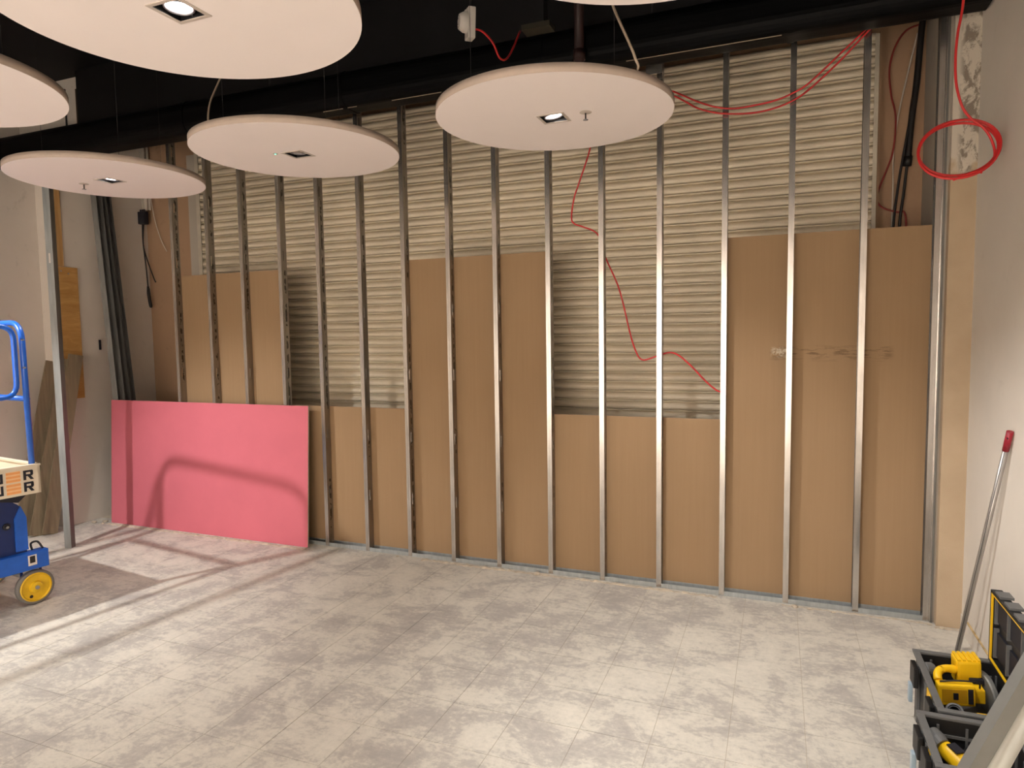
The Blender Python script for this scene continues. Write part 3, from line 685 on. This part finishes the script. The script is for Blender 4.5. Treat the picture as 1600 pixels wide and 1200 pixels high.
# fixings high on the left wall
o = thing('wall_conduit', 'thin conduit with small box high on the white wall above the duct end', 'conduit', (-1.42, 0.09, 3.75))
cylo('conduit_tube', (0, 0, -0.1), (0, 0, 0.5), 0.009, M['dsteel'], o, seg=10); box('conduit_box', -0.02, 0.06, -0.03, 0.01, -0.04, 0.02, M['jamb'], o); box('bracket_arm', -0.10, 0.14, -0.008, 0.006, 0.03, 0.045, M['jamb'], o)
tag(box('timber_post', XL - 0.06, XL - 0.004, 0.03, 0.098, 3.32, 4.2, wood_mat('dark_timber', (60, 46, 34), (84, 64, 46), (6, 6, 0.6))), 'dark upright timber post high beside the black bulkhead at left', 'timber')
# ------------------------------------------------------------------ blue lift at the left edge
lift = thing('access_lift', 'blue push-around access lift with guard rails and yellow wheels at left', 'lift', (0, 0, 0))
X0, X1, Y0, Y1 = -0.17, 0.64, -2.90, -1.69
# platform tray
tr = box('platform', X0 + 0.02, X1 - 0.02, Y0 + 0.02, Y1 - 0.02, 0.835, 0.850, M['ply'], lift)
for nm, a in (('tray_side', (X1 - 0.012, X1, Y0, Y1)), ('tray_side', (X0, X0 + 0.012, Y0, Y1)), ('tray_end', (X0, X1, Y1 - 0.012, Y1)), ('tray_end', (X0, X1, Y0, Y0 + 0.012))):
    box(nm, *a, 0.775, 0.962, M['tray'], lift)
for a in ((X1 - 0.026, X1 + 0.004, Y0, Y1 + .004), (X0 - 0.004, X0 + 0.026, Y0, Y1 + .004)): box('tray_rim', *a, 0.955, 0.968, M['tray'], lift)
for a in ((X0, X1, Y1 - 0.022, Y1 + .004), (X0, X1, Y0 - .004, Y0 + 0.022)): box('tray_rim', *a, 0.955, 0.968, M['tray'], lift)
for i in range(14): box('tread_rib', X0 + 0.03, X1 - 0.03, Y1 - 0.06 - i * 0.08, Y1 - 0.045 - i * 0.08, 0.85, 0.857, M['tray'], lift)
def arc_path(corners, rad, closed=False, n=6):
    P = [Vector(c) for c in corners]; out = []
    for i, p in enumerate(P):
        if not closed and i in (0, len(P) - 1): out.append(p); continue
        a = P[i - 1]; b = P[(i + 1) % len(P)]
        d0 = (a - p).normalized(); d1 = (b - p).normalized()
        s, e = p + d0 * rad, p + d1 * rad
        for k in range(n + 1):
            t = k / n; out.append((1 - t) ** 2 * s + 2 * t * (1 - t) * p + t * t * e)
    return out
def hoop(name, corners, rad, r=0.018, closed=False):
    bm = bmesh.new(); tube(bm, arc_path(corners, rad, closed), r, 12, closed); return obj(name, bm, M['blue'], lift)
xr, yr = X1 - 0.035, Y1 - 0.03
hoop('guard_rail', [(X0 + .035, yr, 0.80), (X0 + .035, yr, 1.893), (xr - 0.02, yr, 1.893), (xr + 0.005, yr, 0.80)], 0.13)
hoop('mid_rail', [(X0 + .035, yr, 1.395), (xr, yr, 1.395)], 0.1)
hoop('guard_rail', [(X0 + .035, Y0 + .03, 0.80), (X0 + .035, Y0 + .03, 1.893), (xr, Y0 + .03, 1.893), (xr, Y0 + .03, 0.80)], 0.13)
for xx in (xr - 0.012, X0 + .035): hoop('gate_loop', [(xx, yr - 0.05, 1.41), (xx, yr - 0.05, 1.868), (xx, Y0 + .08, 1.868), (xx, Y0 + .08, 1.41)], 0.09, 0.016, True)
for z in (1.78, 1.60): cylo('rail_stud', (xr + 0.0, yr - 0.01, z), (xr + 0.024, yr - 0.01, z), 0.006, M['steel'], lift, seg=10)
# lettering on the side panel: POWER over TOWER
def glyph(ch):
    # strokes in a 1 x 1 cell: (x0, x1, z0, z1)
    return {'P': [(0, .28, 0, 1), (.28, .95, .78, 1), (.70, .95, .42, .78), (.28, .95, .36, .58)],
            'O': [(0, .28, 0, 1), (.72, 1, 0, 1), (.28, .72, 0, .24), (.28, .72, .76, 1)],
            'W': [(0, .24, 0, 1), (.76, 1, 0, 1), (.38, .62, .1, .8), (.0, 1, 0, .22)],
            'E': [(0, 1, 0, .22), (0, 1, .39, .61), (0, 1, .78, 1)],
            'R': [(0, .26, 0, 1), (.26, .90, .80, 1), (.68, .95, .50, .92), (.26, .88, .40, .58)],
            'T': [(0, 1, .76, 1), (.36, .64, 0, .78)]}[ch]
def word(txt, z0, h):
    y_end = -1.728; wch, gap = 0.060, 0.017
    for i, ch in enumerate(txt):
        wd = wch * (1.35 if ch == 'E' else 1.0)
        y0 = y_end - sum((wch * (1.35 if c == 'E' else 1.0) + gap) for c in txt[i:]) + gap
        bm = bmesh.new()
        for a, b, c, d in glyph(ch): bx(bm, X1, X1 + 0.0016, y0 + a * wd, y0 + b * wd, z0 + c * h, z0 + d * h)
        if ch == 'R': prism(bm, [(y0 + q * wd, z0 + r_ * h) for q, r_ in ((.40, .42), (.70, .42), (1.0, 0), (.68, 0))], 'x', X1, X1 + 0.0016)
        if ch == 'E':
            bm2 = bmesh.new(); bx(bm2, X1, X1 + 0.0008, y0, y0 + wd, z0 - 0.004, z0 + h + 0.004); obj('letter_ground', bm2, plain('print_pale_orange', (238, 190, 140), 0.6), lift)
        obj('letter', bm, M['orange'] if ch == 'E' else M['ink'], lift)
word('POWER', 0.872, 0.062); word('TOWER', 0.795, 0.062)
# mast housing
pts = [(-2.25, 0.36), (-1.735, 0.36), (-1.735, 0.58)]
for k in range(7):
    a = math.radians(15 * k); pts.append((-1.735 - 0.13 + 0.13 * math.cos(a), 0.60 + 0.13 * math.sin(a)))
pts += [(-2.12, 0.73), (-2.25, 0.60)]
pris('mast_cover', pts, 'x', 0.10, 0.50, M['dblue'], lift)
pris('cover_lit_face', [(-1.80, 0.38), (-1.730, 0.38), (-1.730, 0.60), (-1.76, 0.68), (-1.80, 0.60)], 'x', 0.08, 0.512, M['blue'], lift)  # lit face of the cover, its light painted as brighter blue
bm = bmesh.new(); lathe(bm, [(0.022, 0), (0.022, 0.008), (0.009, 0.010), (0.009, 0.016), (0, 0.016)], (0.50, -1.845, 0.56), (1, 0, 0), 18); obj('pivot_bolt', bm, [M['ink']], lift)
cylo('bolt_head', (0.512, -1.845, 0.56), (0.522, -1.845, 0.56), 0.009, M['steel'], lift, seg=10)
pris('tray_bracket', [(-2.0, 0.775), (-1.74, 0.775), (-1.80, 0.72), (-1.9, 0.745)], 'x', 0.30, 0.58, M['ink'], lift)
# chassis
for x in (X0 + 0.02, 0.47): box('chassis_beam', x, x + 0.075, -2.92, -1.625, 0.245, 0.365, M['blue'], lift, bevel=0.006)
for y in (-1.86, -2.85): box('cross_beam', X0 + 0.09, 0.47, y, y + 0.07, 0.26, 0.35, M['blue'], lift)
box('rating_sticker', 0.5452, 0.5465, -1.752, -1.700, 0.275, 0.345, M['plast'], lift); box('sticker_symbol', 0.5465, 0.5472, -1.742, -1.710, 0.292, 0.338, M['dirt'], lift)
cable('lifting_eye', [(0.49, -1.70, 0.365), (0.49, -1.705, 0.41), (0.50, -1.67, 0.415), (0.51, -1.645, 0.365)], 0.007, M['dsteel'], lift)
box('steel_plate', 0.12, 0.45, -1.80, -1.70, 0.366, 0.374, M['steel'], lift)
cylo('cross_tube', (0.50, -1.72, 0.17), (-0.12, -1.72, 0.17), 0.016, M['steel'], lift)
for wx in (0.505, -0.135):
    for wy in (-1.705, -2.80):
        wl = thing('wheel', 'w', 'w'); wl.parent = lift; wl.location = (wx, wy, 0.115)
        for k_ in ('label', 'category'): del wl[k_]
        sg = 1 if wx > 0 else -1
        bm = bmesh.new(); lathe(bm, [(0.096, -0.020), (0.108, -0.022), (0.115, -0.014), (0.115, 0.014), (0.108, 0.022), (0.096, 0.020)], (0, 0, 0), (sg, 0, 0), 36); obj('tyre', bm, M['tyre'], wl, True)
        bm = bmesh.new(); lathe(bm, [(0, -0.018), (0.098, -0.018), (0.098, 0.020), (0.090, 0.024), (0.084, 0.014), (0.042, 0.012), (0.036, 0.028), (0.022, 0.030), (0, 0.030)], (0, 0, 0), (sg, 0, 0), 36); obj('wheel_hub', bm, M['dyellow'], wl)
        cylo('axle_nut', (sg * 0.028, 0, 0), (sg * 0.040, 0, 0), 0.013, M['steel'], wl, seg=8)
        cylo('hub_hole', (sg * 0.011, -0.03, -0.058), (sg * 0.0145, -0.03, -0.058), 0.011, M['dirt'], wl, seg=12)
        for yy in (-0.07, 0.045): box('wheel_bracket', wx - 0.032, wx - 0.027, wy + yy, wy + yy + 0.016, 0.09, 0.25, M['dblue'], lift)
        box('fork_plate', wx - 0.034, wx - 0.026, wy - 0.07, wy + 0.06, 0.09, 0.14, M['dblue'], lift)

# ------------------------------------------------------------------ tool boxes and tools by the right wall
def crate(name, x0, x1, y0, y1, zt, label, lid=True):
    o = thing(name, label, 'toolbox', (x0, y0, 0), group='black tool boxes by the right wall')
    W, D, H = x1 - x0, y1 - y0, zt; t = 0.012; g = 0.014
    box('box_bottom', g, W - g, g, D - g, 0.0, 0.02, M['bplast'], o)
    box('side_wall', g, g + t, g, D - g, 0.02, H - 0.012, M['bplast'], o); box('side_wall', W - g - t, W - g, g, D - g, 0.02, H - 0.012, M['bplast'], o)
    box('end_wall', g + t, W - g - t, g, g + t, 0.02, H - 0.012, M['bplast'], o); box('end_wall', g + t, W - g - t, D - g - t, D - g, 0.02, H - 0.012, M['bplast'], o)
    for a in ((0, W, 0, 0.026), (0, W, D - 0.026, D), (0, 0.026, 0.026, D - 0.026), (W - 0.026, W, 0.026, D - 0.026)): box('rim', *a, H - 0.012, H, M['gplast'], o, bevel=0.003)
    for i in range(3):
        yy = 0.10 + i * (D - 0.2) / 2
        box('outer_rib', 0.004, g, yy - 0.012, yy + 0.012, 0.02, H - 0.03, M['gplast'], o); box('inner_rib', W - g - t - 0.006, W - g - t, yy - 0.005, yy + 0.005, 0.03, H - 0.03, M['gplast'], o)
    for i in range(3):
        xx = 0.07 + i * (W - 0.14) / 2
        box('inner_rib', xx - 0.004, xx + 0.004, D - g - t - 0.007, D - g - t, 0.03, H - 0.03, M['gplast'], o); box('inner_rib', xx - 0.004, xx + 0.004, g + t, g + t + 0.006, 0.03, H - 0.03, M['gplast'], o)
    box('wall_ledge', g + t, W - g - t, D - g - t - 0.006, D - g - t, H - 0.075, H - 0.065, M['gplast'], o)
    # side latches on the long near face
    for yy in (0.12, D - 0.10):
        lt = box('latch', -0.016, 0.004, yy - 0.045, yy + 0.045, H - 0.12, H - 0.03, M['bplast'], o, bevel=0.004)
        box('latch_hook', -0.028, -0.012, yy - 0.016, yy + 0.016, H - 0.20, H - 0.115, M['clip'], o, bevel=0.004)
    box('yellow_stripe', 0.009, 0.013, D * 0.35, D * 0.55, H - 0.22, H - 0.04, M['yellow'], o)
    for i in range(6): box('rim_slot', W - 0.020, W - 0.008, D - 0.12 - i * 0.07, D - 0.085 - i * 0.07, H, H + 0.0012, M['ink'], o)
    if lid:
        ld = box('lid', W - 0.004, W + 0.008, 0, D, H - 0.02, H + 0.315, M['bplast'], o)
        bm = bmesh.new()
        for a in ((0, D, H + 0.305, H + 0.315), (0, D, H - 0.005, H + 0.008), (0, 0.012, H, H + 0.31), (D - 0.012, D, H, H + 0.31)): bx(bm, W - 0.034, W - 0.004, *a)
        obj('lid_flange', bm, M['bplast'], ld)
        bm = bmesh.new()
        for a in ((0.012, D - 0.012, H + 0.299, H + 0.305), (0.012, D - 0.012, H + 0.008, H + 0.014), (0.012, 0.018, H + .014, H + 0.299), (D - 0.018, D - 0.012, H + .014, H + 0.299)): bx(bm, W - 0.034, W - 0.026, *a)
        obj('yellow_seal', bm, M['yellow'], ld)
        for j, zz in enumerate((0.02, 0.17)):
            for i in range(3):
                box('lid_recess', W - 0.012, W - 0.004, 0.04 + i * 0.17, 0.17 + i * 0.17, H + zz + 0.01, H + zz + 0.115, M['ink'], ld); box('lid_web', W - 0.022, W - 0.004, 0.172 + i * 0.17, 0.182 + i * 0.17, H + zz, H + zz + 0.13, M['gplast'], ld)
        for i in range(4): box('lid_boss', W - 0.03, W + 0.02, 0.06 + i * 0.12, 0.13 + i * 0.12, H + 0.315, H + 0.325, M['gplast'], ld)
    return o
crate('tool_box', 5.745, 6.070, -1.690, -1.150, 0.31, 'open black tool box holding a yellow saw, nearest the partition')
crate('tool_box', 5.665, 5.990, -2.075, -1.712, 0.31, 'open black tool box holding a yellow drill, between two others', lid=False)
crate('tool_box', 5.640, 5.965, -2.62, -2.095, 0.31, 'open black tool box nearest the viewer, cut by the lower edge', lid=False)
# circular saw in the first box
sw = thing('circular_saw', 'yellow cordless circular saw with grey blade guard lying in the open tool box', 'power saw', (5.938, -1.275, 0.215), rot=(math.radians(4), math.radians(-4), math.radians(6)))
sw.scale = (0.92, 0.92, 0.92)
box('motor_body', -0.055, 0.045, -0.035, 0.055, 0.03, 0.155, M['yellow'], sw, bevel=0.012)
for i in range(5): box('cooling_fin', -0.05 + i * 0.02, -0.038 + i * 0.02, -0.03, 0.05, 0.153, 0.162, M['yellow'], sw)
bm = bmesh.new(); tube(bm, arc_path([(-0.05, -0.01, 0.10), (-0.10, -0.02, 0.115), (-0.145, -0.05, 0.11), (-0.15, -0.09, 0.09)], 0.03), [0.02] * 2 + [0.018] * 14, 10); obj('rear_handle', bm, M['yellow'], sw)
box('battery_cradle', -0.165, -0.015, -0.135, -0.085, -0.005, 0.095, M['yellow'], sw, bevel=0.01)
box('cradle_recess', -0.150, -0.050, -0.1365, -0.130, 0.012, 0.076, plain('ochre_recess', (196, 146, 20), 0.5), sw)
box('terminal_block', -0.046, -0.026, -0.138, -0.128, 0.01, 0.08, M['ink'], sw); box('terminal_mark', -0.105, -0.085, -0.138, -0.1355, 0.028, 0.06, M['ink'], sw)
cable('cradle_bail', [(-0.15, -0.11, 0.098), (-0.08, -0.115, 0.108), (0.0, -0.11, 0.10), (0.01, -0.105, 0.07)], 0.004, M['dsteel'], sw)
box('depth_bracket', -0.02, 0.035, -0.10, -0.03, -0.01, 0.055, M['yellow'], sw, bevel=0.006)
box('trigger_grip', -0.01, 0.055, -0.05, -0.02, 0.055, 0.08, M['ink'], sw, bevel=0.006)
bm = bmesh.new(); lathe(bm, [(0, 0), (0.10, 0), (0.105, 0.006), (0.105, 0.02), (0.098, 0.026), (0, 0.026)], (0.045, -0.03, -0.005), (1, 0.15, 0), 40); obj('blade_guard', bm, M['gmet'], sw)
bm = bmesh.new(); lathe(bm, [(0, 0), (0.082, 0), (0.082, 0.003), (0, 0.003)], (0.075, -0.04, -0.02), (1, 0.15, 0), 40); obj('saw_blade', bm, M['steel'], sw)
box('base_shoe', -0.05, 0.058, -0.12, 0.10, -0.075, -0.068, M['steel'], sw)
bm = bmesh.new(); lathe(bm, [(0.032, -0.02), (0.036, -0.01), (0.036, 0.02), (0.028, 0.028), (0, 0.028)], (-0.155, 0.03, 0.07), (-1, -0.3, 0.2), 20); obj('dust_port', bm, M['gplast'], sw)
dk = thing('vacuum_nozzle', 'short black ribbed hose end lying in front of the saw', 'hose', (5.855, -1.46, 0.16))
bm = bmesh.new(); lathe(bm, [(0.020, 0.0), (0.030, 0.0), (0.032, 0.012), (0.026, 0.016), (0.026, 0.09), (0.018, 0.09), (0.018, 0.01), (0.020, 0.0)], (0, 0, 0), (-0.2, -0.6, 0.75), 22); obj('hose_cuff', bm, M['bplast'], dk)
bm = bmesh.new(); lathe(bm, [(0.0235, 0.090), (0.031, 0.088), (0.031, 0.095), (0.0235, 0.096), (0.0235, 0.090)], (0, 0, 0), (-0.2, -0.6, 0.75), 22); obj('cuff_ring', bm, M['gplast'], dk)
bt = thing('yellow_bit_case', 'small yellow and clear tool lying in the front right of the first box', 'tool', (5.97, -1.57, 0.235))
box('case_body', -0.07, 0.035, -0.012, 0.015, 0, 0.024, M['yellow'], bt, bevel=0.005); cylo('clear_sleeve', (-0.07, 0, 0.012), (-0.13, 0.0, 0.008), 0.011, M['clip'], bt, seg=14)
hs = thing('black_hose', 'coiled black hose lying in the right side of the saw box', 'hose', (6.0, -1.53, 0.14))
bm = bmesh.new(); tube(bm, [(0.03 * math.cos(a), 0.08 * math.sin(a), 0.01 * math.sin(2 * a)) for a in [2 * PI * k / 28 for k in range(28)]], 0.018, 10, True); obj('hose_turn', bm, M['bplast'], hs)
bm = bmesh.new(); tube(bm, [(0.03 * math.cos(a), 0.08 * math.sin(a), 0.035 + 0.01 * math.cos(2 * a)) for a in [2 * PI * k / 28 for k in range(28)]], 0.016, 10, True); obj('hose_turn', bm, M['bplast'], hs)
# drill in the second box
dr = thing('power_drill', 'yellow and grey power drill lying in the second tool box', 'drill', (5.775, -1.86, 0.185), rot=(math.radians(10), 0, math.radians(35)))
bm = bmesh.new(); lathe(bm, [(0, 0.0), (0.026, 0.004), (0.033, 0.03), (0.034, 0.09), (0.028, 0.12), (0.020, 0.128), (0, 0.128)], (0, 0.07, 0.04), (0, -1, -0.1), 22); db = obj('motor_housing', bm, M['yellow'], dr, True)
bm = bmesh.new(); lathe(bm, [(0, 0), (0.034, 0.0), (0.036, 0.03), (0.030, 0.055), (0, 0.055)], (-0.004, 0.125, 0.045), (0, -1, -0.1), 20); obj('end_cap', bm, M['gplast'], dr)
bm = bmesh.new(); lathe(bm, [(0, 0), (0.019, 0), (0.021, 0.02), (0.014, 0.05), (0.005, 0.055), (0, 0.055)], (0, -0.055, 0.028), (0, -1, -0.1), 18); obj('chuck', bm, M['clip'], dr, True)
box('name_plate', -0.018, 0.018, 0.0, 0.045, 0.0705, 0.0745, M['ink'], dr)
bm = bmesh.new(); tube(bm, smooth_path([(0.03, 0.03, 0.03), (0.08, 0.035, 0.02), (0.13, 0.05, 0.025)]), [0.018] * 6 + [0.02] * 7, 12); obj('pistol_grip', bm, M['bplast'], dr)
bm = bmesh.new(); tube(bm, smooth_path([(0.02, -0.06, 0.03), (0.06, -0.045, 0.06), (0.105, -0.03, 0.085)]), 0.012, 10); obj('side_handle', bm, M['yellow'], dr)
# yellow case beyond the pole
o = thing('yellow_case', 'yellow plastic case with black slots at the lower right corner', 'case', (6.005, -2.42, 0.0))
box('case_body', 0, 0.15, 0, 0.50, 0, 0.285, M['yellow'], o, bevel=0.012)
for i in range(4): box('case_slot', 0.03, 0.12, 0.06 + i * 0.11, 0.085 + i * 0.11, 0.2845, 0.2865, M['ink'], o)
# broom handle leaning on the right wall
bh = thing('broom_handle', 'aluminium pole with crimson end cap leaning against the right wall', 'pole', (6.088, -0.40, 0.0))
a, b = Vector((0, 0, 0.012)), Vector((6.163, -0.857, 1.285)) - Vector((6.088, -0.40, 0))
cylo('pole_tube', a, a + (b - a) * 0.925, 0.0125, M['alu'], bh, seg=16); cylo('end_cap', a + (b - a) * 0.925, b, 0.0145, M['cap'], bh, seg=16)
cylo('pole_seam', a + Vector((-0.006, -0.0115, 0)), a + (b - a) * 0.92 + Vector((-0.006, -0.0115, 0)), 0.0014, M['dsteel'], bh, seg=5)
cylo('hang_hole', a + (b - a) * 0.975 + Vector((-0.008, -0.013, 0)), a + (b - a) * 0.975 + Vector((-0.007, -0.0155, 0)), 0.004, M['ink'], bh, seg=10)
# wall scuffs beside the pole are in the wall paint
# foreground pole of a stand
pst = thing('stand_pole', 'pale grey metal stand leg crossing the lower right corner in the foreground', 'stand', (0, 0, 0))
p1, p2 = Vector((5.588, -2.950, 0.840)), Vector((5.648, -2.917, 0.960))
d = p2 - p1
foot, top = p1 - d * (0.82 / 0.12), p1 + d * 3.4
cylo('leg_tube', foot, top, 0.0245, M['aluf'], pst, seg=24); cylo('rubber_foot', foot - d * 0.06, foot + d * 0.35, 0.028, M['bplast'], pst, seg=18)
c1, c2 = Vector((5.546, -2.967, 0.841)), Vector((5.647, -2.912, 1.030))
e = c2 - c1
oriented_box('leg_channel', c1 - e * 2.6, c1 + e * 1.75, (-0.2, 0.9, 0.1), 0.030, 0.030, M['gmet'], pst)
bm = bmesh.new(); lathe(bm, [(0, -0.05), (0.030, -0.05), (0.036, -0.02), (0.036, 0.02), (0.020, 0.035), (0.014, 0.16), (0, 0.16)], top, (0, 0, 1), 20); obj('stand_hub', bm, M['gmet'], pst)
bm = bmesh.new(); lathe(bm, [(0, 0), (0.018, 0), (0.022, 0.008), (0.016, 0.024), (0, 0.024)], top + Vector((0.03, -0.01, 0.06)), (1, -0.3, 0), 14); obj('locking_knob', bm, M['bplast'], pst)
for fx, fy in ((6.10, -3.30), (6.12, -2.55)):
    ft = Vector((fx, fy, 0.01)); cylo('leg_tube', ft, top, 0.0245, M['aluf'], pst, seg=24); cylo('rubber_foot', ft, ft + (top - ft) * 0.035, 0.028, M['bplast'], pst, seg=18)
# hinge bracket of the stand, left of the leg
pris('hinge_bracket', [(5.700, 1.103), (5.745, 1.090), (5.78, 1.04), (5.78, 0.985), (5.742, 1.000), (5.712, 1.030), (5.722, 1.06)], 'y', -2.87, -2.845, M['gmet'], pst)
cylo('hinge_pin', (5.748, -2.885, 1.035), (5.748, -2.835, 1.035), 0.012, M['aluf'], pst, seg=16)
# the lift stands slightly askew to the partition: turned about its far corner
_c, _t = Vector((0.62, -1.70, 0)), math.radians(-8)
lift.rotation_euler = (0, 0, _t)
lift.location = _c - Matrix.Rotation(_t, 3, 'Z') @ _c
